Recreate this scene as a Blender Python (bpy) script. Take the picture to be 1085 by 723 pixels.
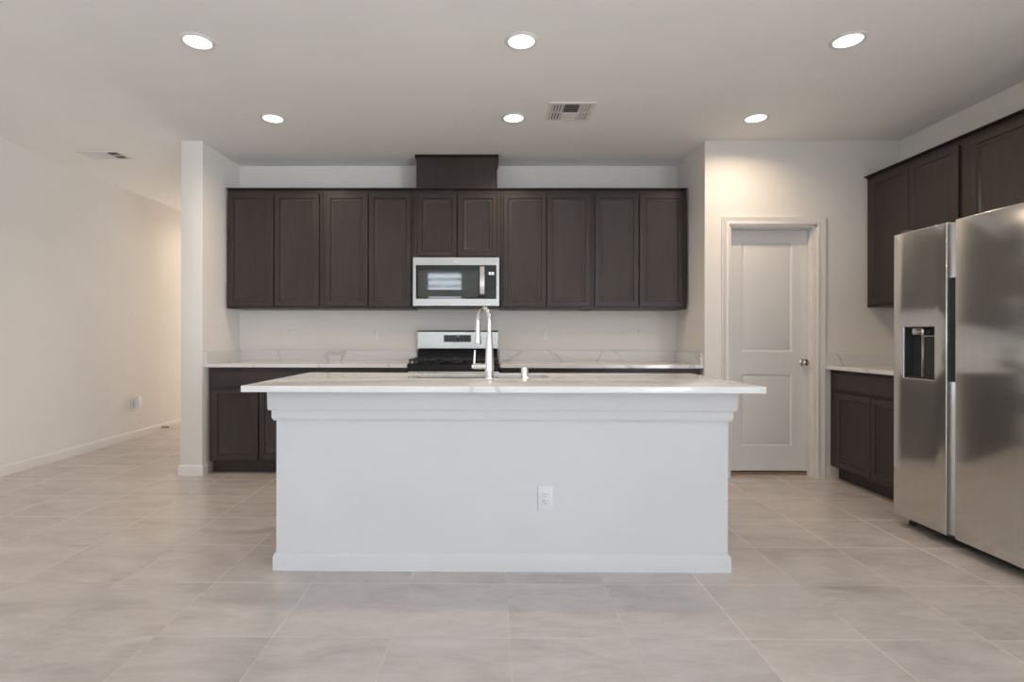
import bpy, bmesh, math, random
from mathutils import Vector, Matrix
random.seed(4)
PI = math.pi
for o in list(bpy.data.objects):
    bpy.data.objects.remove(o, do_unlink=True)
S = bpy.context.scene
C = S.collection

# ---------------------------------------------------------------- camera
cd = bpy.data.cameras.new('camera')
cam = bpy.data.objects.new('camera', cd); C.objects.link(cam)
F = 574.86
cd.sensor_fit = 'HORIZONTAL'; cd.sensor_width = 36.0
cd.lens = F / 1085 * 36.0
cd.shift_x = (542.5 - 516.92) / 1085
cd.shift_y = (357.21 - 361.5) / 1085
cd.clip_start = 0.05
yaw, roll = -0.0061, 0.0021
R_ = Matrix.Rotation(-yaw, 4, 'Z') @ Matrix.Rotation(PI / 2, 4, 'X') @ Matrix.Rotation(roll, 4, 'Z')
cam.matrix_world = Matrix.Translation((0, 0, 1.1595)) @ R_
S.camera = cam

# ---------------------------------------------------------------- view, world, daylight
S.view_settings.view_transform = 'Standard'
S.view_settings.look = 'None'
S.view_settings.gamma = 1
S.view_settings.use_curve_mapping = False
S.view_settings.exposure = -0.12
W = bpy.data.worlds.new('world'); S.world = W; W.use_nodes = True
W.node_tree.nodes['Background'].inputs[0].default_value = (0.75, 0.86, 1.0, 1)
W.node_tree.nodes['Background'].inputs[1].default_value = 1.3

def area(name, loc, rot, sx, sy, power, col, spread=PI):
    l = bpy.data.lights.new(name, 'AREA'); l.shape = 'RECTANGLE'; l.size = sx; l.size_y = sy
    l.energy = power; l.color = col; l.spread = spread
    o = bpy.data.objects.new(name, l); C.objects.link(o); o.location = loc; o.rotation_euler = rot
    return o
REAR = -8.0           # inner face of the wall behind the photographer
DAY = (0.86, 0.93, 1.0)
XR_ = 3.37
# daylight standing outside each opening of the rear wall, facing the room (+Y)
UPT = math.radians(14)      # light off the bright ground outside comes slightly upwards
area('daylight_patio', (1.55, REAR - 0.40, 1.2), (PI / 2 + UPT, 0, 0), 2.6, 2.3, 10, DAY)
area('daylight_window', (-1.51, REAR - 0.5, 1.45), (PI / 2, 0, 0), 1.7, 1.6, 85, DAY)
area('fill_right_far', (XR_ + 0.45, -5.7, 1.2), (PI / 2 + UPT, 0, PI / 2), 2.4, 2.3, 133, DAY)  # added fill lamp outside an unseen opening far back on the right
area('fill_right_near', (XR_ + 0.45, -2.4, 1.2), (PI / 2 + UPT, 0, PI / 2), 2.4, 2.3, 350, DAY)  # added fill lamp, main side light, through an unseen right opening
area('fill_left_near', (-4.04 - 0.45, -2.4, 1.2), (PI / 2 + UPT, 0, -PI / 2), 2.4, 2.3, 30, DAY)  # added weak fill lamp beyond an unseen left opening
area('fill_hall', (-3.3, 9.35, 1.3), (-PI / 2, 0, 0), 1.0, 2.0, 42, (1, 0.9, 0.78))  # added warm fill lamp inside the hall; its end wall has no opening
sun = bpy.data.lights.new('sun', 'SUN'); sun.energy = 1.2; sun.angle = math.radians(1); sun.color = (1, 0.95, 0.87)
so = bpy.data.objects.new('sun', sun); C.objects.link(so); so.rotation_euler = (0, math.radians(42), 0)
CAN_POWER = 8.5        # back row; the front row is dimmer
CAN_FRONT = 5.0
CAN_COL = (1.0, 0.79, 0.58)

# ---------------------------------------------------------------- materials
def newmat(name):
    m = bpy.data.materials.new(name); m.use_nodes = True
    nt = m.node_tree; b = nt.nodes['Principled BSDF']
    return m, nt, b
def N(nt, t, **k):
    n = nt.nodes.new(t)
    for a, v in k.items(): setattr(n, a, v)
    return n
def math_(nt, op, a, b=None, c=None):
    n = N(nt, 'ShaderNodeMath', operation=op)
    for i, v in enumerate((a, b, c)):
        if v is None: continue
        if hasattr(v, 'is_output') or hasattr(v, 'links'): nt.links.new(v, n.inputs[i])
        else: n.inputs[i].default_value = v
    return n.outputs[0]
def ramp(nt, fac, stops):
    r = N(nt, 'ShaderNodeValToRGB'); nt.links.new(fac, r.inputs[0])
    e = r.color_ramp.elements
    while len(e) < len(stops): e.new(0.5)
    for k, (p, c) in enumerate(stops):
        e[k].position = p; e[k].color = (*c, 1) if len(c) == 3 else c
    return r.outputs[0]
def noise(nt, vec, scale, detail=3, rough=0.5, dist=0.0):
    n = N(nt, 'ShaderNodeTexNoise'); nt.links.new(vec, n.inputs['Vector'])
    n.inputs['Scale'].default_value = scale; n.inputs['Detail'].default_value = detail
    n.inputs['Roughness'].default_value = rough; n.inputs['Distortion'].default_value = dist
    return n.outputs[0]
def mapping(nt, vec, scale=(1, 1, 1), rot=(0, 0, 0), loc=(0, 0, 0)):
    m = N(nt, 'ShaderNodeMapping'); nt.links.new(vec, m.inputs[0])
    m.inputs['Location'].default_value = loc; m.inputs['Rotation'].default_value = rot; m.inputs['Scale'].default_value = scale
    return m.outputs[0]
def bump(nt, b, h, strength, dist=0.001):
    n = N(nt, 'ShaderNodeBump'); n.inputs['Strength'].default_value = strength; n.inputs['Distance'].default_value = dist
    nt.links.new(h, n.inputs['Height']); nt.links.new(n.outputs[0], b.inputs['Normal'])
def objco(nt): return N(nt, 'ShaderNodeTexCoord').outputs['Object']
def geopos(nt): return N(nt, 'ShaderNodeNewGeometry').outputs['Position']

def simple(name, col, rough=0.5, metal=0.0, spec=None, var=0.04, nscale=30, bmp=0.0):
    m, nt, b = newmat(name)
    v = noise(nt, objco(nt), nscale, 3)
    lo = tuple(max(0, c * (1 - var)) for c in col); hi = tuple(min(1, c * (1 + var)) for c in col)
    nt.links.new(ramp(nt, v, [(0.3, lo), (0.7, hi)]), b.inputs['Base Color'])
    b.inputs['Roughness'].default_value = rough; b.inputs['Metallic'].default_value = metal
    if spec is not None: b.inputs['Specular IOR Level'].default_value = spec
    if bmp: bump(nt, b, v, bmp)
    return m
def paint(name, col, rough=0.75, tex=0.25):
    m, nt, b = newmat(name); p = geopos(nt)
    v = noise(nt, p, 2.0, 3)
    nt.links.new(ramp(nt, v, [(0.3, tuple(c * 0.985 for c in col)), (0.7, tuple(min(1, c * 1.015) for c in col))]), b.inputs['Base Color'])
    b.inputs['Roughness'].default_value = rough; b.inputs['Specular IOR Level'].default_value = 0.3
    bump(nt, b, noise(nt, p, 90, 4, 0.6), tex, 0.0015)
    return m
M_wall = paint('wall_paint', (0.80, 0.765, 0.725))
M_ceil = paint('ceiling_paint', (0.90, 0.895, 0.88), 0.9)
M_trim = paint('trim_paint', (0.77, 0.745, 0.715), 0.4, 0.03)
M_door = paint('door_paint', (0.745, 0.73, 0.71), 0.42, 0.05)
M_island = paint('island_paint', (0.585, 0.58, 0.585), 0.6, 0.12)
M_plate = simple('outlet_plastic', (0.86, 0.85, 0.83), 0.35, var=0.01)
M_plate_wall = simple('outlet_plastic_ivory', (0.80, 0.79, 0.76), 0.35, var=0.01)
M_slot = simple('slot_dark', (0.03, 0.03, 0.03), 0.6)
M_black = simple('black_enamel', (0.007, 0.007, 0.008), 0.16, spec=0.2)
M_iron = simple('cast_iron', (0.016, 0.016, 0.017), 0.38, bmp=0.3, nscale=200)
M_blackplastic = simple('black_plastic', (0.02, 0.02, 0.02), 0.4)
M_chrome = simple('polished_chrome', (0.86, 0.87, 0.88), 0.06, 1.0, var=0.01)
M_nickel = simple('satin_nickel', (0.62, 0.59, 0.56), 0.2, 1.0, var=0.01)
M_ventwhite = simple('vent_enamel', (0.80, 0.79, 0.77), 0.45, var=0.02)
M_ventshade = simple('vent_inner_shade', (0.10, 0.10, 0.10), 0.7)  # dark colour standing in for the shade behind the louvers
M_brown = simple('door_stop_rubber', (0.10, 0.06, 0.035), 0.6)

def glassblack(name, col, rough=0.03, spec=0.35):
    m = simple(name, col, rough, 0, spec, var=0.02); return m
M_glass = glassblack('microwave_black_glass', (0.006, 0.010, 0.009), 0.03, 0.55)
M_glass2 = glassblack('microwave_window_glass', (0.022, 0.032, 0.028), 0.03, 0.75)

def wood(name, col):
    m, nt, b = newmat(name); p = objco(nt)
    g = noise(nt, mapping(nt, p, (38, 38, 1.6)), 1.0, 5, 0.6, 0.6)
    g2 = noise(nt, p, 3.0, 3)
    a = ramp(nt, g, [(0.25, tuple(c * 0.78 for c in col)), (0.55, col), (0.8, tuple(c * 1.22 for c in col))])
    k = ramp(nt, g2, [(0.3, (0.88, 0.87, 0.86)), (0.7, (1.08, 1.07, 1.06))])
    mx = N(nt, 'ShaderNodeMix', data_type='RGBA', blend_type='MULTIPLY'); mx.inputs[0].default_value = 1
    nt.links.new(a, mx.inputs[6]); nt.links.new(k, mx.inputs[7])
    nt.links.new(mx.outputs[2], b.inputs['Base Color'])
    b.inputs['Roughness'].default_value = 0.42
    b.inputs['Specular IOR Level'].default_value = 0.35
    b.inputs['Coat Weight'].default_value = 0.12; b.inputs['Coat Roughness'].default_value = 0.3
    bump(nt, b, g, 0.06)
    return m
M_cab = wood('espresso_stained_wood', (0.038, 0.0275, 0.024))
M_cabdark = wood('espresso_dark_edge', (0.020, 0.014, 0.012))

def steel(name, col, rough, axis, aniso=0.4, bmp=0.04, metal=1.0):
    m, nt, b = newmat(name); p = objco(nt)
    sc = [260, 260, 260]; sc[axis] = 2.5
    g = noise(nt, mapping(nt, p, tuple(sc)), 1.0, 3, 0.6)
    nt.links.new(ramp(nt, g, [(0.3, tuple(c * 0.93 for c in col)), (0.7, tuple(c * 1.06 for c in col))]), b.inputs['Base Color'])
    b.inputs['Metallic'].default_value = metal; b.inputs['Roughness'].default_value = rough
    b.inputs['Anisotropic'].default_value = aniso
    bump(nt, b, g, bmp)
    return m
M_steel = steel('brushed_stainless', (0.49, 0.485, 0.465), 0.30, 0)
M_steelv = steel('fridge_stainless', (0.64, 0.63, 0.60), 0.15, 2, 0.85, 0.008, 0.90)
M_steeldark = simple('fridge_side_grey', (0.10, 0.10, 0.10), 0.5, 0.3)

def quartz(name, rough=0.06):
    m, nt, b = newmat(name); p = geopos(nt)
    warp = noise(nt, p, 1.7, 4, 0.6)
    def vein(rot, scale, width, dist, loc):
        q = mapping(nt, p, (1, 1, 1), rot, loc)
        w = N(nt, 'ShaderNodeTexWave', wave_type='BANDS', bands_direction='X', wave_profile='SIN')
        nt.links.new(q, w.inputs[0]); w.inputs['Scale'].default_value = scale
        w.inputs['Distortion'].default_value = dist; w.inputs['Detail'].default_value = 3
        w.inputs['Detail Scale'].default_value = 1.3; w.inputs['Detail Roughness'].default_value = 0.6
        return None, w.outputs[1]
    _, a = vein((0.3, 0.5, 0.9), 0.9, 0.01, 6.0, (0.3, 0.1, 0.2))
    _, c = vein((0.2, -0.6, -0.7), 0.55, 0.01, 9.0, (1.3, 0.7, 0.9))
    va = ramp(nt, a, [(0.988, (0, 0, 0)), (1.0, (1, 1, 1))])
    vc = ramp(nt, c, [(0.992, (0, 0, 0)), (1.0, (1, 1, 1))])
    mask = ramp(nt, noise(nt, p, 2.4, 2), [(0.44, (0, 0, 0)), (0.60, (1, 1, 1))])
    add = math_(nt, 'MAXIMUM', va, vc)
    fac = math_(nt, 'MULTIPLY', math_(nt, 'MULTIPLY', add, mask), 0.5)
    base = ramp(nt, noise(nt, p, 1.3, 4), [(0.3, (0.73, 0.715, 0.70)), (0.7, (0.76, 0.75, 0.74))])
    mx = N(nt, 'ShaderNodeMix', data_type='RGBA'); nt.links.new(fac, mx.inputs[0])
    nt.links.new(base, mx.inputs[6]); mx.inputs[7].default_value = (0.40, 0.385, 0.37, 1)
    nt.links.new(mx.outputs[2], b.inputs['Base Color'])
    b.inputs['Roughness'].default_value = rough; b.inputs['Specular IOR Level'].default_value = 0.4
    return m
M_quartz = quartz('veined_white_quartz')
M_splash = quartz('veined_white_quartz_honed', 0.4)

def tiles(name):
    TX, TY, T1, T2 = 0.0737, 2.0885, 0.4572, 0.4583
    m, nt, b = newmat(name); p = geopos(nt)
    s = N(nt, 'ShaderNodeSeparateXYZ'); nt.links.new(p, s.inputs[0])
    gx = math_(nt, 'DIVIDE', math_(nt, 'SUBTRACT', s.outputs[0], TX), T1)
    gy = math_(nt, 'DIVIDE', math_(nt, 'SUBTRACT', s.outputs[1], TY), T2)
    def edge(g): return math_(nt, 'ABSOLUTE', math_(nt, 'SUBTRACT', math_(nt, 'FRACT', g), 0.5))
    e = math_(nt, 'MAXIMUM', edge(gx), edge(gy))
    grout = ramp(nt, e, [(0.4957, (0, 0, 0)), (0.4970, (1, 1, 1))])
    cx = N(nt, 'ShaderNodeCombineXYZ')
    nt.links.new(math_(nt, 'FLOOR', gx), cx.inputs[0]); nt.links.new(math_(nt, 'FLOOR', gy), cx.inputs[1])
    wn = N(nt, 'ShaderNodeTexWhiteNoise', noise_dimensions='3D'); nt.links.new(cx.outputs[0], wn.inputs['Vector'])
    off = N(nt, 'ShaderNodeVectorMath', operation='MULTIPLY_ADD')
    nt.links.new(wn.outputs['Color'], off.inputs[0]); off.inputs[1].default_value = (9, 9, 9); nt.links.new(p, off.inputs[2])
    cl = noise(nt, mapping(nt, off.outputs[0], (1.3, 3.6, 1), (0, 0, 0.5)), 1.6, 5, 0.55, 0.8)
    fine = noise(nt, mapping(nt, off.outputs[0], (2, 6, 1), (0, 0, 0.6)), 5.0, 5, 0.65, 0.5)
    base = ramp(nt, cl, [(0.28, (0.465, 0.418, 0.39)), (0.5, (0.55, 0.503, 0.474)), (0.75, (0.615, 0.572, 0.545))])
    f2 = ramp(nt, fine, [(0.3, (0.93, 0.93, 0.93)), (0.7, (1.05, 1.05, 1.05))])
    f3 = ramp(nt, wn.outputs['Value'], [(0, (0.95, 0.95, 0.955)), (1, (1.04, 1.03, 1.02))])
    def mul(a, c):
        x = N(nt, 'ShaderNodeMix', data_type='RGBA', blend_type='MULTIPLY'); x.inputs[0].default_value = 1
        nt.links.new(a, x.inputs[6]); nt.links.new(c, x.inputs[7]); return x.outputs[2]
    col = mul(mul(base, f2), f3)
    gcol = ramp(nt, noise(nt, p, 1.4, 3), [(0.40, (0.40, 0.37, 0.34)), (0.50, (0.53, 0.49, 0.46)), (0.64, (0.68, 0.65, 0.61))])
    mx = N(nt, 'ShaderNodeMix', data_type='RGBA'); nt.links.new(grout, mx.inputs[0])
    nt.links.new(col, mx.inputs[6]); nt.links.new(gcol, mx.inputs[7])
    nt.links.new(mx.outputs[2], b.inputs['Base Color'])
    rg = ramp(nt, grout, [(0, (0.24,) * 3), (1, (0.7,) * 3)])
    nt.links.new(rg, b.inputs['Roughness'])
    inv = math_(nt, 'SUBTRACT', 1.0, grout)
    bump(nt, b, inv, 0.5, 0.001)
    return m
M_floor = tiles('porcelain_floor_tile')

def emit(name, col, strength):
    m, nt, b = newmat(name)
    b.inputs['Base Color'].default_value = (*col, 1)
    b.inputs['Emission Color'].default_value = (*col, 1); b.inputs['Emission Strength'].default_value = strength
    return m
M_lens = emit('downlight_lens', (1.0, 0.93, 0.84), 5.0)
M_digits = emit('lit_display_digits', (0.75, 0.9, 1.0), 1.2)
M_blind = simple('white_shade_fabric', (0.85, 0.86, 0.87), 0.5, var=0.01)
def _tr():
    nt = M_blind.node_tree; b = nt.nodes['Principled BSDF']; out = nt.nodes['Material Output']
    t = N(nt, 'ShaderNodeBsdfTranslucent'); t.inputs[0].default_value = (0.93, 0.95, 0.97, 1)
    x = N(nt, 'ShaderNodeMixShader'); x.inputs[0].default_value = 0.9
    nt.links.new(b.outputs[0], x.inputs[1]); nt.links.new(t.outputs[0], x.inputs[2]); nt.links.new(x.outputs[0], out.inputs[0])
_tr()

# ---------------------------------------------------------------- mesh helpers
class MB:
    def __init__(s): s.bm = bmesh.new()
    def box(s, x0, x1, y0, y1, z0, z1, bev=0.0, seg=2):
        r = bmesh.ops.create_cube(s.bm, size=1)
        vs = r['verts']
        bmesh.ops.scale(s.bm, vec=(abs(x1 - x0), abs(y1 - y0), abs(z1 - z0)), verts=vs)
        bmesh.ops.translate(s.bm, vec=((x0 + x1) / 2, (y0 + y1) / 2, (z0 + z1) / 2), verts=vs)
        if bev:
            es = list({e for v in vs for e in v.link_edges})
            bmesh.ops.bevel(s.bm, geom=es, offset=bev, segments=seg, profile=0.5, affect='EDGES')
        return s
    def grid(s, us, vs, holes, w0, w1, f):
        """slab from w0 to w1 over the grid us x vs without the cells in holes; f maps (u, v, w) to a point"""
        V = {}
        def vert(i, j, k):
            if (i, j, k) not in V: V[(i, j, k)] = s.bm.verts.new(f(us[i], vs[j], (w0, w1)[k]))
            return V[(i, j, k)]
        nu, nv = len(us) - 1, len(vs) - 1
        full = lambda i, j: 0 <= i < nu and 0 <= j < nv and (i, j) not in holes
        fs = []
        for i in range(nu):
            for j in range(nv):
                if not full(i, j): continue
                for k in (0, 1): fs.append(s.bm.faces.new([vert(i, j, k), vert(i + 1, j, k), vert(i + 1, j + 1, k), vert(i, j + 1, k)]))
                for (a, b, c, d, di, dj) in ((i, j, i + 1, j, 0, -1), (i, j + 1, i + 1, j + 1, 0, 1), (i, j, i, j + 1, -1, 0), (i + 1, j, i + 1, j + 1, 1, 0)):
                    if not full(i + di, j + dj):
                        fs.append(s.bm.faces.new([vert(a, b, 0), vert(c, d, 0), vert(c, d, 1), vert(a, b, 1)]))
        bmesh.ops.recalc_face_normals(s.bm, faces=fs)
        return s
    def rings(s, x0, x1, z0, z1, prof, back, front_y=None):
        """panel facing -Y: concentric rectangles (inset, y) from the outside in, closed by a back at y=back"""
        loops = []
        for ins, y in [(0, back)] + prof:
            loops.append([s.bm.verts.new(p) for p in ((x0 + ins, y, z0 + ins), (x1 - ins, y, z0 + ins), (x1 - ins, y, z1 - ins), (x0 + ins, y, z1 - ins))])
        fs = [s.bm.faces.new(loops[0][::-1])]
        for a, b in zip(loops, loops[1:]):
            for k in range(4): fs.append(s.bm.faces.new([a[k], a[(k + 1) % 4], b[(k + 1) % 4], b[k]]))
        fs.append(s.bm.faces.new(loops[-1]))
        bmesh.ops.recalc_face_normals(s.bm, faces=fs)
        return s
    def tube(s, pts, rad, n=16, cap=True):
        pts = [Vector(p) for p in pts]
        if not isinstance(rad, (list, tuple)): rad = [rad] * len(pts)
        t0 = (pts[1] - pts[0]).normalized()
        up = Vector((0, 0, 1)) if abs(t0.z) < 0.9 else Vector((1, 0, 0))
        nrm = t0.cross(up).normalized(); prev = None; loops = []
        for i, p in enumerate(pts):
            if i == 0: t = pts[1] - p
            elif i == len(pts) - 1: t = p - pts[-2]
            else: t = (pts[i + 1] - p).normalized() + (p - pts[i - 1]).normalized()
            if t.length < 1e-9: t = t0
            t.normalize()
            nrm = (nrm - t * nrm.dot(t)).normalized(); bi = t.cross(nrm)
            loops.append([s.bm.verts.new(p + rad[i] * (math.cos(2 * PI * k / n) * nrm + math.sin(2 * PI * k / n) * bi)) for k in range(n)])
        fs = []
        for a, b in zip(loops, loops[1:]):
            for k in range(n): fs.append(s.bm.faces.new([a[k], a[(k + 1) % n], b[(k + 1) % n], b[k]]))
        if cap: fs.append(s.bm.faces.new(loops[0][::-1])); fs.append(s.bm.faces.new(loops[-1]))
        bmesh.ops.recalc_face_normals(s.bm, faces=fs)
        return s
    def lathe(s, prof, center=(0, 0, 0), axis='Z', n=32, closed=False):
        """prof: list of (r, h); revolve about the axis through center"""
        c = Vector(center); loops = []
        for r, h in prof:
            lp = []
            for k in range(n):
                a = 2 * PI * k / n; u, v = r * math.cos(a), r * math.sin(a)
                p = (u, v, h) if axis == 'Z' else ((u, h, v) if axis == 'Y' else (h, u, v))
                lp.append(s.bm.verts.new(c + Vector(p)))
            loops.append(lp)
        fs = []
        pairs = list(zip(loops, loops[1:])) + ([(loops[-1], loops[0])] if closed else [])
        for a, b in pairs:
            for k in range(n): fs.append(s.bm.faces.new([a[k], a[(k + 1) % n], b[(k + 1) % n], b[k]]))
        if not closed:
            fs.append(s.bm.faces.new(loops[0][::-1])); fs.append(s.bm.faces.new(loops[-1]))
        bmesh.ops.recalc_face_normals(s.bm, faces=fs)
        return s
    def prism(s, poly, a0, a1, f):
        """poly in (p, q), extruded from a0 to a1; f(p, q, a) gives the point"""
        A = [s.bm.verts.new(f(p, q, a0)) for p, q in poly]; B = [s.bm.verts.new(f(p, q, a1)) for p, q in poly]
        fs = [s.bm.faces.new(A), s.bm.faces.new(B[::-1])]
        n = len(poly)
        for k in range(n): fs.append(s.bm.faces.new([A[k], A[(k + 1) % n], B[(k + 1) % n], B[k]]))
        bmesh.ops.recalc_face_normals(s.bm, faces=fs)
        return s
    def build(s, name, mat, parent=None, smooth=True, loc=None, label=None):
        me = bpy.data.meshes.new(name)
        if smooth:
            for f in s.bm.faces: f.smooth = True
            for e in s.bm.edges:
                if len(e.link_faces) == 2 and e.calc_face_angle(0) > math.radians(34): e.smooth = False
        s.bm.to_mesh(me); s.bm.free()
        me.materials.append(mat)
        o = bpy.data.objects.new(name, me); C.objects.link(o)
        if parent: o.parent = parent
        if loc: o.location = loc
        if label: o['label'] = label
        return o
def thing(name, label, cat, loc=(0, 0, 0), rz=0.0, group=None):
    o = bpy.data.objects.new(name, None); C.objects.link(o); o.empty_display_size = 0.1
    o.location = loc; o.rotation_euler = (0, 0, rz); o['label'] = label; o['category'] = cat
    if group: o['group'] = group
    return o
def tag(o, label, cat, group=None):
    o['label'] = label; o['category'] = cat
    if group: o['group'] = group
    return o
def struct(o): o['kind'] = 'structure'; return o
def kids(o): return [c for c in bpy.data.objects if c.parent == o]
def dup(root, loc, label=None, rz=None):
    def cp(o, par):
        c = o.copy(); C.objects.link(c)
        if par: c.parent = par
        for ch in kids(o): cp(ch, c)
        return c
    r = cp(root, None); r.location = loc
    if rz is not None: r.rotation_euler = (0, 0, rz)
    if label: r['label'] = label
    return r

# ---------------------------------------------------------------- room measures
H = 2.788
XL, XR = -4.04, 3.37
YB = 5.174           # kitchen back wall
YP = 4.504           # pantry wall / end of the partition
PX0, PX1 = -2.587, -2.405    # partition
AX = 1.767           # side of the pantry block
YF = 9.6             # far end of the hall

struct(MB().box(XL - 0.15, XR + 0.15, REAR - 0.15, YF + 0.15, -0.12, 0).build('floor', M_floor))
struct(MB().box(XL - 0.15, XR + 0.15, REAR - 0.15, YF + 0.15, H, H + 0.12).build('ceiling', M_ceil))
struct(MB().grid([REAR, -3.6, -1.2, YF], [0, 0.04, 2.4, H], {(1, 1)}, XL - 0.15, XL, lambda u, v, w: (w, u, v)).build('wall_left', M_wall))
struct(MB().grid([REAR, -6.9, -4.5, -3.6, -1.2, YP + 1.5], [0, 0.04, 2.4, H], {(1, 1), (3, 1)}, XR, XR + 0.15, lambda u, v, w: (w, u, v)).build('wall_right', M_wall))
struct(MB().box(PX1, AX, YB, YB + 0.12, 0, H).build('wall_back', M_wall))
struct(MB().box(PX0, PX1, YP, YF, 0, H, 0.004).build('wall_partition', M_wall))
struct(MB().box(XL, PX0, YF, YF + 0.15, 0, H).build('wall_hall_end', M_wall))
# pantry wall with its doorway
DX0, DX1, DZ = 1.969, 2.692, 2.093
m = MB().grid([AX, DX0, DX1, XR], [0, DZ, H], {(1, 0)}, YP, YP + 0.125, lambda u, v, w: (u, w, v))
struct(m.build('wall_pantry_front', M_wall))
struct(MB().box(AX, AX + 0.12, YP + 0.125, YB + 0.9, 0, H).build('wall_pantry_side', M_wall))
struct(MB().box(AX + 0.12, XR, YB + 0.78, YB + 0.9, 0, H).build('wall_pantry_back', M_wall))
# rear wall behind the photographer, with its three openings
us = [XL, -2.10, -0.92, 0.25, 2.85, XR]; vs = [0, 0.06, 0.90, 2.12, 2.4, H]
holes = {(1, 2), (3, 0), (3, 1), (3, 2), (3, 3)}
m = MB().grid(us, vs, holes, REAR - 0.15, REAR, lambda u, v, w: (u, w, v))
struct(m.build('wall_rear', M_wall))
# window with blinds
w1 = struct(MB().grid([-2.10, -2.05, -0.97, -0.92], [0.90, 0.95, 2.07, 2.12], {(1, 1)}, REAR - 0.12, REAR - 0.04, lambda u, v, w: (u, w, v)).build('window_1', M_trim))
m = MB()
for k in range(6):
    z = 0.953 + k * 0.2133
    m.box(-2.045, -0.975, REAR - 0.078, REAR - 0.075, z, min(z + 0.103, 2.069))
m.build('shade_bands', M_blind, w1)
m = MB(); m.grid([0.25, 0.31, 1.52, 1.58, 2.79, 2.85], [0, 0.06, 2.34, 2.4], {(1, 1), (3, 1)}, REAR - 0.12, REAR - 0.04, lambda u, v, w: (u, w, v))
struct(m.build('window_2', M_trim))
# baseboards
BBP = [(0, 0), (0.013, 0), (0.013, 0.068), (0.010, 0.078), (0.004, 0.086), (0, 0.088)]
def bb_x(name, x0, x1, y, face=-1):
    m = MB().prism(BBP, x0, x1, lambda p, q, a: (a, y + face * p, q)); return struct(m.build(name, M_trim))
def bb_y(name, y0, y1, x, face=1, mat=None):
    m = MB().prism(BBP, y0, y1, lambda p, q, a: (x + face * p, a, q)); return struct(m.build(name, mat or M_trim))
bb_y('baseboard_left', -1.2, YF, XL, 1, paint('left_baseboard_paint', (0.745, 0.71, 0.67), 0.7, 0.03))
bb_x('baseboard_hall_end', XL + 0.013, PX0 - 0.013, YF, -1)
# one wrap round the end of the partition
m = MB()
def bbp(c, o, z): return [(PX0 - o, YF, z), (PX0 - o, YP - o, z), (PX1 + o, YP - o, z), (PX1 + o, 4.57, z)][c]
L = [[m.bm.verts.new(bbp(c, o, z)) for o, z in BBP] for c in range(4)]
fs = []
for A_, B_ in zip(L, L[1:]):
    for k in range(len(BBP)): fs.append(m.bm.faces.new([A_[k], A_[(k + 1) % len(BBP)], B_[(k + 1) % len(BBP)], B_[k]]))
fs.append(m.bm.faces.new(L[0])); fs.append(m.bm.faces.new(L[-1][::-1]))
bmesh.ops.recalc_face_normals(m.bm, faces=fs)
struct(m.build('baseboard_partition', M_trim))
bb_x('baseboard_pantry', 2.762, 2.80, YP, -1)
bb_x('baseboard_pantry_left', AX, 1.904, YP, -1)
bb_y('baseboard_right', -1.2, 2.40, XR, -1)

# ---------------------------------------------------------------- pantry door and casing
CW = 0.066
CP = [(0, 0), (0, 0.010), (0.008, 0.014), (0.020, 0.014), (0.026, 0.010), (0.046, 0.016), (0.060, 0.020), (0.066, 0.018), (0.066, 0)]   # (across from the opening, out)
m = MB()
bm = m.bm
def casing_pt(corner, a, o):
    x0, x1, z1 = DX0, DX1, DZ
    if corner == 0: return (x0 - a, YP - o, 0.0)
    if corner == 1: return (x0 - a, YP - o, z1 + a)
    if corner == 2: return (x1 + a, YP - o, z1 + a)
    return (x1 + a, YP - o, 0.0)
L = [[bm.verts.new(casing_pt(c, a, o)) for a, o in CP] for c in range(4)]
fs = []
for A, B in zip(L, L[1:]):
    for k in range(len(CP)): fs.append(bm.faces.new([A[k], A[(k + 1) % len(CP)], B[(k + 1) % len(CP)], B[k]]))
fs.append(bm.faces.new(L[0])); fs.append(bm.faces.new(L[-1][::-1]))
bmesh.ops.recalc_face_normals(bm, faces=fs)
cas = struct(m.build('trim_1', M_trim))
m = MB()
m.box(DX0 - 0.001, DX0 + 0.016, YP - 0.001, YP + 0.126, 0, DZ)
m.box(DX1 - 0.016, DX1 + 0.001, YP - 0.001, YP + 0.126, 0, DZ)
m.box(DX0, DX1, YP - 0.001, YP + 0.126, DZ - 0.016, DZ + 0.001)
m.box(DX0 + 0.016, DX0 + 0.027, YP + 0.05, YP + 0.09, 0, DZ - 0.016)
m.box(DX1 - 0.027, DX1 - 0.016, YP + 0.05, YP + 0.09, 0, DZ - 0.016)
m.box(DX0 + 0.016, DX1 - 0.016, YP + 0.05, YP + 0.09, DZ - 0.027, DZ - 0.016)
m.build('jamb', M_trim, cas)
MB().box(DX0 + 0.016, DX1 - 0.016, YP + 0.092, YP + 0.124, 0, 0.022, 0.002, 1).build('door_gap_strip', simple('door_gap_brown', (0.27, 0.17, 0.105), 0.6, var=0.15, nscale=60), cas)  # brown strip low in the gap under the door
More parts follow.
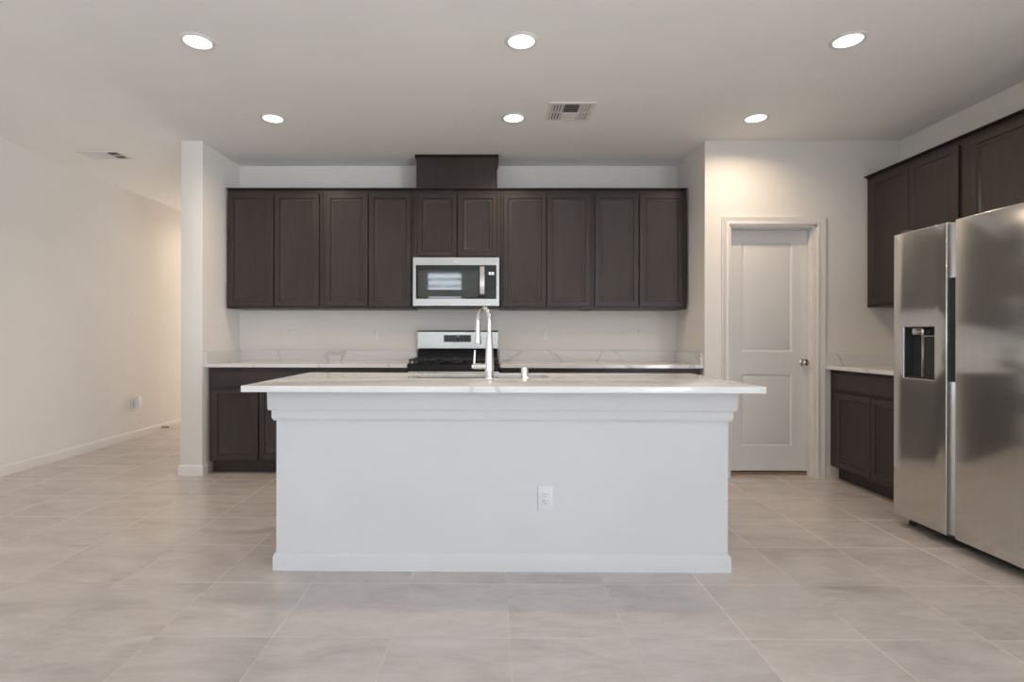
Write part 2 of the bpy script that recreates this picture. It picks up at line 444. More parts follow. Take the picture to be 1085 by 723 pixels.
# slab: stiles and rails around two moulded panels
dy = YP + 0.093
sx0, sx1, sz0, sz1 = DX0 + 0.019, DX1 - 0.019, 0.034, DZ - 0.019
px0, px1 = 2.112, 2.541
pz = [(0.246, 0.850), (1.040, 1.960)]
m = MB()
m.grid([sx0, px0, px1, sx1], [sz0, pz[0][0], pz[0][1], pz[1][0], pz[1][1], sz1], {(1, 1), (1, 3)}, dy, dy + 0.03, lambda u, v, w: (u, w, v))
for z0, z1 in pz:
    m.rings(px0 - 0.0005, px1 + 0.0005, z0 - 0.0005, z1 + 0.0005, [(0.0005, dy), (0.004, dy + 0.002), (0.010, dy + 0.009), (0.018, dy + 0.010), (0.030, dy + 0.004), (0.038, dy + 0.002)], dy + 0.031)
door = struct(m.build('door_1', M_door))
m = MB().lathe([(0.001, 0), (0.031, 0), (0.031, -0.004), (0.026, -0.009), (0.012, -0.012), (0.011, -0.028), (0.018, -0.034), (0.026, -0.042), (0.028, -0.052), (0.025, -0.062), (0.014, -0.068), (0.001, -0.069)], (2.628, dy, 0.952), 'Y')
m.build('door_knob', M_nickel, door, label='round satin nickel door knob')

# ---------------------------------------------------------------- cabinets
DP = [(0.0, -0.016), (0.003, -0.020), (0.043, -0.020), (0.047, -0.0125), (0.052, -0.0115), (0.057, -0.0135), (0.063, -0.0125), (0.072, -0.0060), (0.075, -0.0055)]
SP = [(0.0, -0.016), (0.003, -0.020), (0.010, -0.020), (0.013, -0.0185), (0.016, -0.0185)]
def cabinet(name, label, cat, w, d, h, z0, loc, rz, cols, group, base=False, drawers=1, kick=0.105, ls=0.018, rs=0.018, top=True, gap=0.045, bottom_gap=0.016):
    """local frame: x 0..w, back at y=0, face frame at y=-d, doors in front of it"""
    t = thing(name, label, cat, loc, rz, group)
    m = MB()
    zb = z0 + (kick if base else 0)
    m.box(0, w, -d, 0, zb, z0 + h, 0.0015, 1)
    if base: m.box(0.0, w, -d + 0.07, 0, z0, zb - 0.0002)
    m.build('carcass', M_cab, t)
    if top:
        MB().prism([(-0.0, 0), (0.0, 0.010), (-0.014, 0.014), (-0.014, 0.022), (d + 0.030, 0.022), (d + 0.030, 0.014), (d + 0.004, 0.010), (d + 0.004, 0)], 0.0, w, lambda p, q, a: (a, -max(p, 0.0), z0 + h - 0.004 + q)).build('top_moulding', M_cabdark, t)
    n = cols; mid = 0.008
    x0, x1 = ls, w - rs
    dw = (x1 - x0 - mid * (n - 1)) / n
    ztop = z0 + h - (gap if not base else 0.022)
    if base:
        dh = 0.135; ng = drawers; wd = (x1 - x0 - mid * (ng - 1)) / ng
        for i in range(ng):
            a = x0 + i * (wd + mid)
            MB().rings(a, a + wd, ztop - dh, ztop, [(i_, y - d) for i_, y in SP], -d - 0.0005).build('drawer_front', M_cab, t)
        ztop = ztop - dh - 0.022
    for i in range(n):
        a = x0 + i * (dw + mid)
        MB().rings(a, a + dw, zb + bottom_gap, ztop, [(i_, y - d) for i_, y in DP], -d - 0.0005).build('door', M_cab, t)
    return t
G_up = 'dark wall cabinets over the back counter'
UZ0, UZ1 = 1.410, 2.470
UD = YB - 0.003 - 4.843 - 0.020      # wall cabinet depth without its door
yb = YB - 0.003
U = [(-2.370, -1.513, 0.018, 0.028, 'dark wall cabinet nearest the white pillar, beside the left end wall'),
     (-1.512, -0.697, 0.028, 0.020, 'dark tall wall cabinet just left of the microwave'),
     (0.084, 0.905, 0.020, 0.022, 'dark tall wall cabinet just right of the microwave'),
     (0.906, 1.744, 0.018, 0.035, 'dark wall cabinet at the right end of the back row, near the pantry wall')]
for x0, x1, ls, rs, lab in U:
    cabinet('wall_cabinet', lab, 'cabinet', x1 - x0, UD, UZ1 - UZ0, UZ0, (x0, yb, 0), 0, 2, G_up, ls=ls, rs=rs, gap=0.030, bottom_gap=0.022)
cabinet('wall_cabinet', 'short dark wall cabinet directly above the microwave', 'cabinet', 0.779, UD, UZ1 - 1.868, 1.868, (-0.696, yb, 0), 0, 2, G_up, ls=0.032, rs=0.032, gap=0.030, bottom_gap=0.010)
# duct cover above it
t = thing('vent_duct_cover', 'dark wooden box between the ceiling and the cabinet over the microwave', 'duct cover', (-0.311, yb, 2.490))
MB().box(-0.362, 0.362, -UD - 0.008, 0, 0, 0.275, 0.002, 1).build('box_panel', M_cab, t)
MB().prism([(0, 0), (UD + 0.010, 0), (UD + 0.016, 0.010), (UD + 0.030, 0.018), (UD + 0.030, 0.0265), (0, 0.0265)], -0.374, 0.374, lambda p, q, a: (a, -p, 0.270 + q)).build('crown_moulding', M_cabdark, t)

# base cabinets, back run
BH = 0.896; BD = YB - 0.003 - 4.545 - 0.020
G_b = 'dark base cabinets under the back counter'
XB0 = PX1 + 0.028
B = [(XB0, -1.545, 0.035, 0.018, 'dark base cabinet at the left end of the back counter, next to the pillar'),
     (-1.544, -0.703, 0.018, 0.018, 'dark base cabinet just left of the stove'),
     (0.076, 0.905, 0.018, 0.018, 'dark base cabinet just right of the stove, behind the island'),
     (0.906, 1.742, 0.018, 0.030, 'dark base cabinet at the right end of the back counter')]
for x0, x1, ls, rs, lab in B:
    cabinet('base_cabinet', lab, 'cabinet', x1 - x0, BD, BH, 0, (x0, yb, 0), 0, 2, G_b, base=True, ls=ls, rs=rs, top=False)
# right wall
xr = XR - 0.003
G_r = 'dark cabinets along the right wall'
D_lo = xr - 2.785 - 0.020
cabinet('base_cabinet', 'dark base cabinet between the pantry door and the refrigerator', 'cabinet', 0.935, D_lo, BH, 0, (xr, YP - 0.003, 0), -PI / 2, 2, G_r, base=True, drawers=1, ls=0.082, rs=0.02, top=False)
D_up = xr - 3.087 - 0.020
cabinet('wall_cabinet', 'dark tall wall cabinet in the corner above the right counter', 'cabinet', 0.900, D_up, UZ1 - UZ0, UZ0, (xr, YP - 0.003, 0), -PI / 2, 2, G_r, ls=0.040, rs=0.012, gap=0.030, bottom_gap=0.022)
cabinet('wall_cabinet', 'dark shorter wall cabinet mounted over the refrigerator', 'cabinet', 1.000, D_up, UZ1 - 1.86, 1.86, (xr, YP - 0.004 - 0.900, 0), -PI / 2, 2, G_r, ls=0.072, rs=0.03, gap=0.030, bottom_gap=0.022)

# counters
def counter(name, label, x0, x1):
    t = thing(name, label, 'countertop', (0, 0, 0), 0, 'veined white counters along the back wall')
    MB().box(x0, x1, 4.528, YB - 0.001, 0.900, 0.930, 0.002, 1).build('slab', M_quartz, t)
    MB().box(x0, x1, YB - 0.021, YB - 0.001, 0.930, 1.030, 0.0015, 1).build('backsplash', M_splash, t)
    return t
tl = counter('countertop', 'white veined countertop to the left of the stove', PX1 + 0.001, -0.702)
MB().box(PX1 + 0.001, PX1 + 0.021, 4.530, YB - 0.022, 0.930, 1.030, 0.0015, 1).build('side_splash', M_splash, tl)
tr = counter('countertop', 'white veined countertop to the right of the stove, ending at the pantry block', 0.075, AX - 0.001)
MB().box(AX - 0.021, AX - 0.001, 4.530, YB - 0.022, 0.930, 1.030, 0.0015, 1).build('side_splash', M_splash, tr)
t = thing('countertop', 'short white veined countertop between the refrigerator and the pantry door', 'countertop')
MB().box(2.760, XR - 0.001, 3.560, YP - 0.001, 0.900, 0.930, 0.002, 1).build('slab', M_quartz, t)
MB().box(2.762, XR - 0.022, YP - 0.021, YP - 0.001, 0.930, 1.030, 0.0015, 1).build('backsplash', M_splash, t)
MB().box(XR - 0.021, XR - 0.001, 3.560, YP - 0.001, 0.930, 1.030, 0.0015, 1).build('side_splash', M_splash, t)

# ---------------------------------------------------------------- island
IX0, IX1, IY0, IY1 = -1.066, 1.172, 2.690, 3.430
t = thing('kitchen_island', 'long white panelled island in the middle of the kitchen', 'island', (0.053, IY0, 0))
ox, oy = 0.053, IY0
def isl(m): bmesh.ops.translate(m.bm, vec=(-ox, -oy, 0), verts=m.bm.verts[:]); return m
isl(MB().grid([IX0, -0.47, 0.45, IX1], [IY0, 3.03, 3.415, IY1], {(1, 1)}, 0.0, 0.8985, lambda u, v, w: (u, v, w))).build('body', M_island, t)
def wrap(poly, x0, x1, y0, y1):
    """moulding round three sides (left, front, right); poly is (out, z)"""
    m = MB(); bm = m.bm
    def pt(c, o, z): return [(x0 - o, y1, z), (x0 - o, y0 - o, z), (x1 + o, y0 - o, z), (x1 + o, y1, z)][c]
    L = [[bm.verts.new(pt(c, o, z)) for o, z in poly] for c in range(4)]
    fs = []; n = len(poly)
    for A, B_ in zip(L, L[1:]):
        for k in range(n): fs.append(bm.faces.new([A[k], A[(k + 1) % n], B_[(k + 1) % n], B_[k]]))
    fs.append(bm.faces.new(L[0])); fs.append(bm.faces.new(L[-1][::-1]))
    bmesh.ops.recalc_face_normals(bm, faces=fs)
    return m
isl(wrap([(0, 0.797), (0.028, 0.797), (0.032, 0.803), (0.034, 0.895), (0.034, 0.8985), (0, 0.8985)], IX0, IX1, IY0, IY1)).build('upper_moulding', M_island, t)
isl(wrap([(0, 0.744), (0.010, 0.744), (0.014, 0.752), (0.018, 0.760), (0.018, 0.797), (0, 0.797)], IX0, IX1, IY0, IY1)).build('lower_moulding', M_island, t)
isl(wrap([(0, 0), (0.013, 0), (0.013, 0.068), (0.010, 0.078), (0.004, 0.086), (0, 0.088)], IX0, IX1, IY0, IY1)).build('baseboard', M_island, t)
for k in range(3):
    a = IX0 + 0.03 + k * 0.73
    m = MB().rings(-0.355, 0.355, 0.13, 0.87, [(i_, y) for i_, y in DP], -0.0005)
    o = m.build('cabinet_door', M_cab, t, loc=(a + 0.36 - ox, IY1 - oy, 0)); o.rotation_euler = (0, 0, PI)

KX0, KX1, KY0, KY1 = -0.425, 0.335, 3.085, 3.385
t = thing('island_countertop', 'large white quartz countertop overhanging the island, with a sink cut out', 'countertop', (0.053, 2.98, 0.90))
m = MB().grid([-1.167, KX0, KX1, 1.276], [2.520, KY0, KY1, 3.475], {(1, 1)}, 0.0, 0.030, lambda u, v, w: (u - 0.053, v - 2.98, w))
es = [e for e in m.bm.edges if len(e.link_faces) == 2 and e.calc_face_angle(0) > 1]
bmesh.ops.bevel(m.bm, geom=es, offset=0.002, segments=2, profile=0.5, affect='EDGES')
m.build('slab', M_quartz, t)
t = thing('kitchen_sink', 'stainless undermount sink let into the island countertop', 'sink', ((KX0 + KX1) / 2, (KY0 + KY1) / 2, 0.66))
w2, d2 = (KX1 - KX0) / 2 + 0.004, (KY1 - KY0) / 2 + 0.004
m = MB()
m.grid([-w2 - 0.015, -w2, w2, w2 + 0.015], [-d2 - 0.015, -d2, d2, d2 + 0.015], {(1, 1)}, 0.002, 0.2375, lambda u, v, w: (u, v, w))
m.box(-w2 - 0.014, w2 + 0.014, -d2 - 0.014, d2 + 0.014, 0.0, 0.004)
m.build('basin', M_steel, t)
MB().lathe([(0.001, 0.004), (0.045, 0.004), (0.043, 0.007), (0.020, 0.006), (0.001, 0.006)]).build('drain', M_chrome, t)

# faucet
FX, FY = -0.010, 3.030
t = thing('kitchen_faucet', 'tall chrome gooseneck pull-down faucet at the island sink', 'faucet', (FX, FY, 0.930))
MB().lathe([(0.001, 0), (0.030, 0), (0.030, 0.004), (0.026, 0.010), (0.0255, 0.060), (0.022, 0.125), (0.0165, 0.235), (0.014, 0.262), (0.001, 0.262)]).build('base', M_chrome, t)
dirv = Vector((-0.10, 0.20, 0)).normalized()
pts = [(0, 0, 0.25), (0, 0, 0.285), (0, 0, 0.318)]
r = 0.076
for k in range(1, 17):
    a = PI * k / 16 * 1.04
    q = dirv * (r - r * math.cos(a)); pts.append((q.x, q.y, 0.318 + r * math.sin(a)))
MB().tube(pts, 0.0125, 16).build('neck', M_chrome, t)
e = Vector(pts[-1]); d = (Vector(pts[-1]) - Vector(pts[-2])).normalized()
MB().tube([e - d * 0.004, e + d * 0.01, e + d * 0.012, e + d * 0.075, e + d * 0.115, e + d * 0.122], [0.0135, 0.0135, 0.016, 0.017, 0.021, 0.019], 18).build('spray_head', M_chrome, t)
m = MB().tube([(-0.018, 0, 0.066), (-0.088, 0, 0.066)], [0.017, 0.0165], 18).tube([(-0.088, 0, 0.066), (-0.098, 0, 0.066)], [0.0165, 0.013], 18)
hd = m.build('handle', M_chrome, t)
MB().tube([(-0.085, 0, 0.07), (-0.084, 0, 0.10), (-0.080, 0, 0.155)], [0.0062, 0.0058, 0.0052], 12).build('lever', M_chrome, hd)
t = thing('soap_dispenser', 'short chrome cylinder cap on the island counter right of the faucet', 'air gap', (0.187, FY, 0.930))
MB().lathe([(0.001, 0), (0.024, 0), (0.024, 0.004), (0.0205, 0.008), (0.0205, 0.060), (0.0185, 0.064), (0.001, 0.065)]).build('cap', M_chrome, t)
t.name = 'air_gap_cap'

# ---------------------------------------------------------------- stove
W_, SD = 0.759, 0.655
t = thing('gas_range', 'stainless gas stove with black cooktop set between the back counters', 'stove', (-0.3135, YB - 0.004, 0))
w = W_ / 2
MB().box(-w, w, -SD + 0.02, -0.002, 0.05, 0.915, 0.003, 1).build('body', M_blackplastic, t)
for sx in (-1, 1):
    for y in (-0.58, -0.06):
        MB().lathe([(0.001, 0), (0.018, 0), (0.018, 0.012), (0.010, 0.015), (0.010, 0.051), (0.001, 0.051)], (sx * 0.33, y, 0), n=16).build('foot', M_blackplastic, t)
od = MB().box(-w + 0.003, w - 0.003, -SD - 0.012, -SD + 0.0195, 0.235, 0.775, 0.006).build('oven_door', M_steel, t)
MB().box(-0.27, 0.27, -SD - 0.015, -SD - 0.010, 0.34, 0.62, 0.002, 1).build('window', M_glass, od)
m = MB().tube([(-0.33, -SD - 0.055, 0.725), (0.33, -SD - 0.055, 0.725)], 0.012, 16)
for sx in (-0.30, 0.30): m.tube([(sx, -SD - 0.055, 0.725), (sx, -SD - 0.010, 0.725)], 0.009, 12)
m.build('handle', M_steel, od)
MB().box(-w + 0.003, w - 0.003, -SD - 0.008, -SD + 0.0195, 0.065, 0.225, 0.005).build('storage_drawer', M_steel, t)
MB().box(-w + 0.001, w - 0.001, -SD - 0.012, -SD + 0.0195, 0.785, 0.872, 0.005).build('control_panel', M_steel, t)
for k in range(5):
    x = -0.29 + k * 0.145
    MB().lathe([(0.001, -0.040), (0.017, -0.040), (0.020, -0.035), (0.022, -0.010), (0.026, -0.004), (0.026, 0), (0.001, 0)], (x, -SD - 0.012, 0.829), 'Y', 24).build('knob', M_steel, t)
MB().prism([(-SD - 0.012, 0.8735), (-SD - 0.016, 0.880), (-SD - 0.010, 0.931), (-SD - 0.002, 0.937), (-0.0755, 0.937), (-0.0755, 0.9155), (-SD + 0.0195, 0.9155), (-SD + 0.0195, 0.8735)], -w - 0.001, w + 0.001, lambda p, q, a: (a, p, q)).build('cooktop', M_black, t)
for bx, by, br in ((-0.25, -0.50, 0.045), (-0.25, -0.22, 0.038), (0, -0.36, 0.05), (0.25, -0.50, 0.05), (0.25, -0.22, 0.034)):
    MB().lathe([(0.001, 0), (br + 0.012, 0), (br + 0.010, 0.006), (br, 0.008), (br, 0.014), (br - 0.006, 0.017), (0.001, 0.018)], (bx, by, 0.9372)).build('burner', M_iron, t)
for gx in (-0.251, 0.0, 0.251):
    m = MB(); g0, g1 = gx - 0.122, gx + 0.122; z0, z1 = 0.957, 0.970
    for yy in (-0.645, -0.36, -0.10): m.box(g0, g1, yy - 0.006, yy + 0.006, z0, z1, 0.002, 1)
    for xx in (g0 + 0.006, gx, g1 - 0.006): m.box(xx - 0.006, xx + 0.006, -0.651, -0.094, z0, z1, 0.002, 1)
    for yy in (-0.50, -0.22):
        m.box(gx - 0.10, gx - 0.03, yy - 0.005, yy + 0.005, z0, z1, 0.002, 1); m.box(gx + 0.03, gx + 0.10, yy - 0.005, yy + 0.005, z0, z1, 0.002, 1)
    for xx in (g0 + 0.008, g1 - 0.008):
        for yy in (-0.64, -0.36, -0.105): m.box(xx - 0.007, xx + 0.007, yy - 0.007, yy + 0.007, 0.9368, z0 + 0.002)
    m.build('grate', M_iron, t)
# backguard: black lower riser leaning back, stainless head
MB().prism([(-0.002, 0.9155), (-0.072, 0.9155), (-0.074, 0.965), (-0.062, 1.010), (-0.052, 1.046), (-0.002, 1.046)], -w + 0.006, w - 0.006, lambda p, q, a: (a, p, q)).build('riser', M_black, t)
bg = MB().prism([(-0.002, 1.0465), (-0.075, 1.0465), (-0.080, 1.052), (-0.080, 1.205), (-0.074, 1.212), (-0.002, 1.212)], -w + 0.003, w - 0.003, lambda p, q, a: (a, p, q)).build('backguard', M_steel, t)
MB().box(-w + 0.001, w - 0.001, -0.0795, -0.003, 1.2122, 1.2195, 0.002, 1).build('backguard_cap', M_blackplastic, t)
ds = MB().box(-0.130, 0.124, -0.0825, -0.0798, 1.112, 1.176, 0.001, 1).build('display', M_black, bg)
m = MB()
for k in range(9):
    if k == 4: continue
    for q in range(3):
        m.box(-0.116 + k * 0.0275, -0.104 + k * 0.0275, -0.0832, -0.0826, 1.122 + q * 0.018, 1.1245 + q * 0.018)
m.box(-0.012, 0.014, -0.0832, -0.0826, 1.158, 1.166)
m.build('display_marks', simple('display_print', (0.35, 0.36, 0.36), 0.5), ds)

# ---------------------------------------------------------------- microwave
t = thing('microwave_oven', 'stainless over-the-range microwave with black glass door above the stove', 'microwave', (-0.3095, yb, 1.434))
w = 0.3795; fy = -(yb - 4.773); h = 0.425
MB().box(-w + 0.004, w - 0.004, fy + 0.03, -0.002, 0.0, h - 0.002, 0.002, 1).build('case', M_blackplastic, t)
def u2x(u): return (u - 437.7) / (529 - 437.7) * 2 * w - w
def v2z(v): return h - (v - 273) / (323.8 - 273) * h
sx = u2x(514)
gz0, gz1 = v2z(316.6), v2z(281)
dr = MB().grid([-w, u2x(440.6), sx - 0.0008], [0, gz0, gz1, h], {(1, 1)}, fy, fy + 0.029, lambda u, v, ww: (u, ww, v)).build('door', M_steel, t)
MB().grid([sx + 0.0008, u2x(525.9), w], [0, gz0, gz1, h], {(0, 1)}, fy, fy + 0.029, lambda u, v, ww: (u, ww, v)).build('control_frame', M_steel, t)
def tilted(x0, x1, z0, z1, y, tt, name, mat, par, ins=0.0):
    m = MB().box(x0, x1, y, y + 0.004, z0, z1, 0.001, 1)
    zc = (z0 + z1) / 2
    return m.build(name, mat, par)
TILT = math.tan(math.radians(2.6))
def slanted(x0, x1, z0, z1, y, th, name, mat, par):
    m = MB()
    zc = v2z(299)
    m.prism([(y - (z1 - zc) * TILT, z1), (y - (z0 - zc) * TILT, z0), (y + th, z0), (y + th, z1)], x0, x1, lambda p, q, a: (a, p, q))
    return m.build(name, mat, par, smooth=False)
gl = slanted(u2x(440.6), sx - 0.0008, gz0, gz1, fy + 0.010, 0.014, 'door_glass', M_glass, dr)
slanted(u2x(443), u2x(507), v2z(314), v2z(286.5), fy + 0.0092, 0.003, 'viewing_window', M_glass2, gl)
hx0, hx1 = u2x(508.7), u2x(513.4)
m = MB().prism([(fy - 0.001, 0.0), (fy - 0.030, 0.012), (fy - 0.038, 0.03), (fy - 0.038, gz1 - gz0 - 0.05), (fy - 0.030, gz1 - gz0 - 0.03), (fy - 0.001, gz1 - gz0 - 0.018), (fy + 0.008, gz1 - gz0 - 0.018), (fy + 0.008, 0)], hx0, hx1, lambda p, q, a: (a, p, q + gz0 + 0.012))
m.build('handle', M_nickel, dr)
cp = slanted(sx + 0.0008, u2x(525.9), gz0, gz1, fy + 0.006, 0.014, 'control_glass', M_glass, t)
m = MB()
for i, dx in enumerate((0.0, 0.011, 0.026, 0.037)):
    m.box(u2x(518) + dx, u2x(518) + dx + 0.007, fy - 0.0015, fy + 0.0005, v2z(291.3), v2z(288.3))
m.build('clock_digits', M_digits, cp)
m = MB(); m.box(-0.014, 0.012, fy - 0.0006, fy + 0.0004, v2z(277.5), v2z(276.5)); m.build('badge', M_nickel, dr)
m = MB().box(-w + 0.01, w - 0.01, fy + 0.012, -0.004, -0.014, -0.0004, 0.002, 1)
for sx_ in (-1, 1): m.box(sx_ * 0.34 - 0.025, sx_ * 0.34 + 0.025, fy + 0.02, fy + 0.05, -0.020, -0.012, 0.002, 1)
m.build('underside_vent', M_blackplastic, t)

# ---------------------------------------------------------------- refrigerator (local: x right along the front, front faces -Y, then turned)
FXF = 2.520; Y1, Y0 = 3.413, 2.494
fw = Y1 - Y0
t = thing('refrigerator', 'large side-by-side stainless refrigerator with an ice and water dispenser at right', 'refrigerator', (FXF, Y1, 0), -PI / 2)
# local x = Y1 - y ; local y = x - FXF ; front at y=0
def lx(y): return Y1 - y
a1, b0 = lx(3.019), lx(2.964)
zb, zt = 0.065, 1.800
MB().box(0.004, fw - 0.004, 0.075, 0.80, 0.035, 1.775, 0.004, 1).build('cabinet_body', M_steeldark, t)
hz0, hz1 = 0.919, 1.224; hx0, hx1 = lx(3.331), lx(3.102)
CH = 0.012
# freezer door: front slab with the dispenser opening, plus its recessed handle edge
m = MB().grid([0.0, hx0, hx1, a1], [zb, hz0, hz1, zt], {(1, 1)}, 0.0, 0.070, lambda u, v, ww: (u, ww, v))
es = [e for e in m.bm.edges if len(e.link_faces) == 2 and e.calc_face_angle(0) > 1 and all(v.co.y < 0.01 for v in e.verts)]
bmesh.ops.bevel(m.bm, geom=es, offset=0.005, segments=3, profile=0.5, affect='EDGES')
fd = m.build('freezer_door', M_steelv, t)
gz0_, gz1_ = 0.916, 1.494
MB().box(a1 - 0.0002, b0 - 0.006, 0.030, 0.070, zb + 0.004, gz0_).build('door_edge', M_steelv, fd)
MB().box(a1 - 0.0002, b0 - 0.006, 0.030, 0.070, gz1_, zt - 0.003).build('door_edge', M_steelv, fd)
MB().box(a1 - 0.0002, b0 - 0.006, 0.055, 0.070, gz0_, gz1_).build('handle_pocket', M_blackplastic, fd)
# dispenser: liner shell, nozzle, paddle, tray
dp = MB()
dp.box(hx0 - 0.0, hx1 + 0.0, 0.060, 0.0695, hz0, hz1)
dp.box(hx0, hx0 + 0.003, 0.006, 0.060, hz0, hz1).box(hx1 - 0.003, hx1, 0.006, 0.060, hz0, hz1)
dp.box(hx0, hx1, 0.006, 0.060, hz0, hz0 + 0.004).box(hx0, hx1, 0.006, 0.060, hz1 - 0.004, hz1)
liner = dp.build('dispenser_recess', simple('dispenser_grey_plastic', (0.045, 0.045, 0.047), 0.3), fd)
MB().box(hx0 + 0.050, hx0 + 0.135, 0.008, 0.058, hz1 - 0.048, hz1 - 0.005, 0.010, 3).build('nozzle_housing', M_nickel, liner)
MB().box(hx0 + 0.122, hx0 + 0.142, 0.012, 0.022, hz0 + 0.004, hz1 - 0.046, 0.003).build('ice_paddle', M_nickel, liner)
MB().box(hx0 + 0.142, hx1 - 0.004, 0.010, 0.058, hz1 - 0.056, hz1 - 0.052).build('shelf_lip', M_nickel, liner)
MB().box(hx0 + 0.004, hx1 - 0.004, 0.008, 0.058, hz0 + 0.0042, hz0 + 0.010, 0.001, 1).build('drip_tray', M_blackplastic, liner)
MB().box(b0, fw, 0.0, 0.070, zb, zt + 0.004, 0.006, 3).build('refrigerator_door', M_steelv, t)
MB().box(0.02, fw - 0.02, 0.085, 0.12, 0.018, 0.0345, 0.002, 1).build('base_grille', M_blackplastic, t)
for x in (0.035, fw - 0.035):
    for y in (0.095, 0.72):
        MB().lathe([(0.001, 0), (0.020, 0), (0.020, 0.018), (0.012, 0.022), (0.012, 0.036), (0.001, 0.036)], (x, y, 0), n=16).build('foot', M_blackplastic, t)
for x in (0.045, fw - 0.045):
    MB().box(x - 0.03, x + 0.03, 0.03, 0.14, 1.8045 if x > 0.5 else 1.8005, 1.822, 0.004).build('hinge_cover', M_steeldark, t)

# ---------------------------------------------------------------- outlets
def outlet(loc, rz, label, mat, group=None, pw=0.070, ph=0.114, slots=True):
    t = thing('wall_outlet', label, 'outlet', loc, rz, group)
    p = MB().box(-pw / 2, pw / 2, -0.006, -0.0003, -ph / 2, ph / 2, 0.002, 2).build('cover_plate', mat, t)
    m = MB()
    m.box(-0.0165, 0.0165, -0.0075, -0.0055, -0.034, 0.034, 0.003, 2)
    f = m.build('receptacle', mat, t)
    m = MB()
    for z in (0.016, -0.018):
        m.box(-0.0085, -0.0060, -0.0079, -0.0070, z + 0.001, z + 0.010).box(0.0055, 0.0078, -0.0079, -0.0070, z + 0.002, z + 0.009)
        m.lathe([(0.001, -0.0079), (0.0026, -0.0079), (0.0026, -0.0070), (0.001, -0.0070)], (0, 0, z - 0.006), 'Y', 12)
    m.build('socket_slots', M_slot, f)
    return t
o0 = outlet((0.270, IY0, 0.361), 0, 'white outlet on the front face of the island', simple('island_outlet_plastic', (0.64, 0.645, 0.66), 0.35, var=0.01), pw=0.076, ph=0.122)
G_o = 'outlets in the wall above the back counter'
o1 = outlet((-1.925, YB, 1.200), 0, 'pale outlet above the back counter, nearest the pillar', M_plate_wall, G_o)
for x, z, lab in ((-1.110, 1.190, 'pale outlet above the back counter, between the stove and the leftmost one'),
                  (0.500, 1.190, 'pale outlet above the back counter, first one right of the stove'),
                  (1.405, 1.195, 'white outlet above the back counter, nearest the pantry block')):
    c = dup(o1, (x, YB, z), lab)
ol = outlet((XL, 6.09, 0.375), PI / 2, 'white outlet low on the long left wall', M_plate)
t = thing('plug_in_freshener', 'small white plug-in device on the outlet of the left wall', 'plug-in device', (XL + 0.009, 6.125, 0.385), PI / 2)
MB().box(-0.026, 0.026, -0.058, -0.0005, -0.035, 0.075, 0.010, 3).build('housing', M_plate, t)
MB().box(-0.014, 0.014, -0.050, -0.012, 0.074, 0.088, 0.004, 2).build('cap', M_plate, t)
# spring door stop on the left baseboard
t = thing('door_stop', 'small brown spring door stop on the baseboard of the left wall', 'door stop', (XL + 0.0135, 6.62, 0.045))
pts = [(0.004 + 0.0011 * k, 0.006 * math.cos(k * 1.0), 0.006 * math.sin(k * 1.0)) for k in range(60)]
MB().tube(pts, 0.0022, 6).build('spring', M_brown, t)
MB().lathe([(0.001, 0.0), (0.011, 0.0), (0.011, 0.004), (0.001, 0.005)], axis='X', n=16).build('mounting_plate', M_brown, t)
MB().lathe([(0.001, 0.066), (0.008, 0.067), (0.009, 0.072), (0.008, 0.082), (0.001, 0.083)], axis='X', n=16).build('rubber_tip', M_brown, t)
# loose wire under the wall cabinets
tag(MB().tube([(0.79, 4.87, 1.408), (0.82, 4.865, 1.398), (0.855, 4.86, 1.394), (0.885, 4.862, 1.400), (0.90, 4.87, 1.408)], 0.003, 8).build('loose_wire', M_blackplastic), 'short loose wire hanging below the wall cabinets right of the microwave', 'wire')

# ---------------------------------------------------------------- ceiling lights and vents
def can(loc, label):
    t = thing('recessed_light', label, 'ceiling light', loc, 0, 'recessed ceiling lights')
    MB().lathe([(0.070, -0.0005), (0.092, -0.0005), (0.092, -0.003), (0.086, -0.006), (0.072, -0.007), (0.070, -0.005)], closed=True, n=48).build('trim_ring', M_ventwhite, t)
    MB().lathe([(0.001, -0.0005), (0.0695, -0.0005), (0.0695, -0.004), (0.001, -0.0045)], n=48).build('lens', M_lens, t)
    l = bpy.data.lights.new('downlight_lamp', 'AREA'); l.shape = 'DISK'; l.size = 0.13; l.energy = CAN_FRONT; l.color = CAN_COL; l.spread = math.radians(155)
    o = bpy.data.objects.new('downlight_lamp', l); C.objects.link(o); o.parent = t; o.location = (0, 0, -0.009)
    return t
names = ['front row ceiling light on the left, above the island side of the room', 'front row ceiling light in the middle, above the island', 'front row ceiling light on the right, towards the refrigerator',
         'back row ceiling light on the left, nearest the pillar', 'back row ceiling light in the middle, beside the ceiling vent', 'back row ceiling light on the right, in front of the pantry wall']
pos = [(-1.622, 2.983), (0.163, 2.983), (1.948, 2.978), (-1.630, 4.035), (0.163, 4.028), (1.958, 4.033)]
first = can((pos[0][0], pos[0][1], H), names[0])
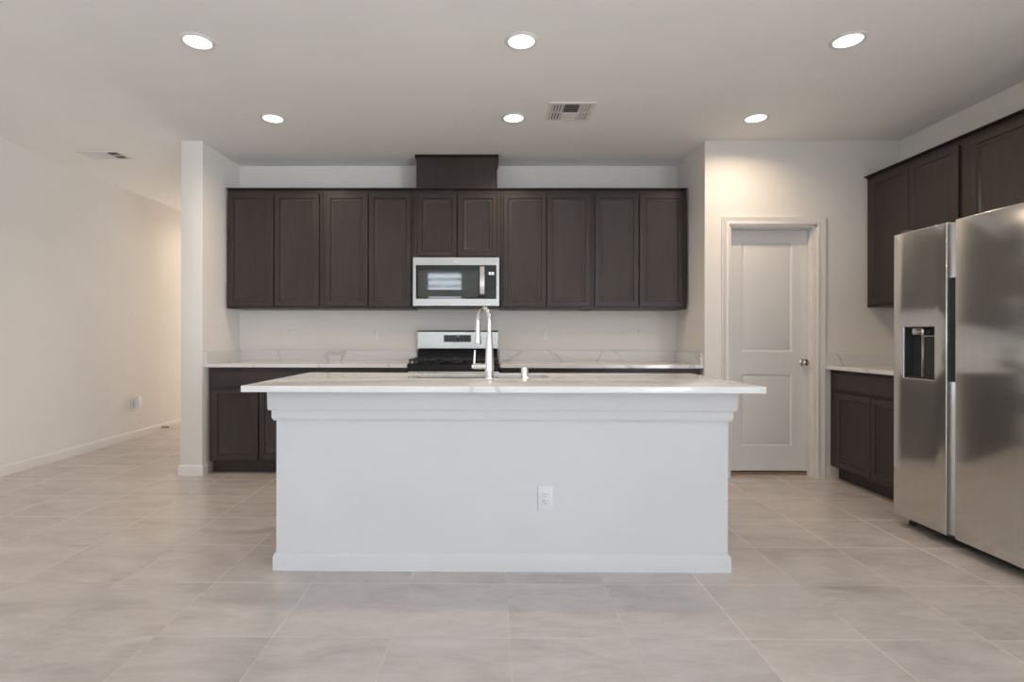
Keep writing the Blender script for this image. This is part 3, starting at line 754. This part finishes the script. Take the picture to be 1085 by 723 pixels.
for (x, y), nm in list(zip(pos, names))[1:]:
    c = dup(first, (x, y, H), nm)
    if y > 3.5:
        for l in kids(c):
            if l.type == 'LIGHT': l.data = l.data.copy(); l.data.energy = CAN_POWER
# hall downlight past the partition, out of the photograph
dup(first, (-3.35, 7.1, H), 'ceiling light in the hallway behind the partition')

def vent(loc, w, d, label, rz=0.0, mid=0, side=(1, 1)):
    t = thing('ceiling_vent', label, 'vent', loc, rz, 'ceiling air vents')
    a, b = w / 2, d / 2; ins = 0.022
    f = MB().grid([-a, -a + ins, a - ins, a], [-b, -b + ins, b - ins, b], {(1, 1)}, -0.0005, -0.007, lambda u, v, ww: (u, v, ww)).build('frame', M_ventwhite, t)
    MB().box(-a + ins, a - ins, -b + ins, b - ins, -0.0025, -0.0006).build('backing', M_ventshade, t)
    # middle bank of cross slats, a bank of lengthwise slats each side
    c = w * 0.16
    m = MB()
    n = 6
    for k in range(n):
        y = -b + ins + (k + 0.5) * (2 * b - 2 * ins) / n
        s_ = mid or (1 if k >= n / 2 else -1)
        m.prism([(-0.010, -0.0028), (-0.008, -0.0028), (0.012, -0.010), (0.010, -0.010)], -c, c, lambda p, q, q2: (q2, y + s_ * p, q))
    m.build('cross_louvers', M_ventwhite, t)
    for sg in (-1, 1):
        m = MB(); x0, x1 = c + 0.006, a - ins
        for k in range(4):
            x = x0 + (k + 0.5) * (x1 - x0) / 4
            for (y0, y1) in ((-b + ins, -0.006), (0.006, b - ins)):
                m.prism([(-0.007, -0.0028), (-0.005, -0.0028), (0.008, -0.010), (0.006, -0.010)], y0, y1, lambda p, q, q2: (sg * (x + p * side[(sg + 1) // 2]), q2, q))
        m.box(sg * (c + 0.001), sg * (c + 0.006), -b + ins, b - ins, -0.009, -0.0026)
        m.box(min(sg * x0, sg * x1), max(sg * x0, sg * x1), -0.005, 0.005, -0.008, -0.0026)
        m.build('side_louvers', M_ventwhite, t)
    return t
vent((0.565, 3.915, H), 0.325, 0.31, 'square white ceiling vent in front of the range, between the two rows of lights')
vent((-3.47, 4.85, H), 0.36, 0.21, 'small white ceiling vent near the left wall, before the hallway', mid=1, side=(1, 1))
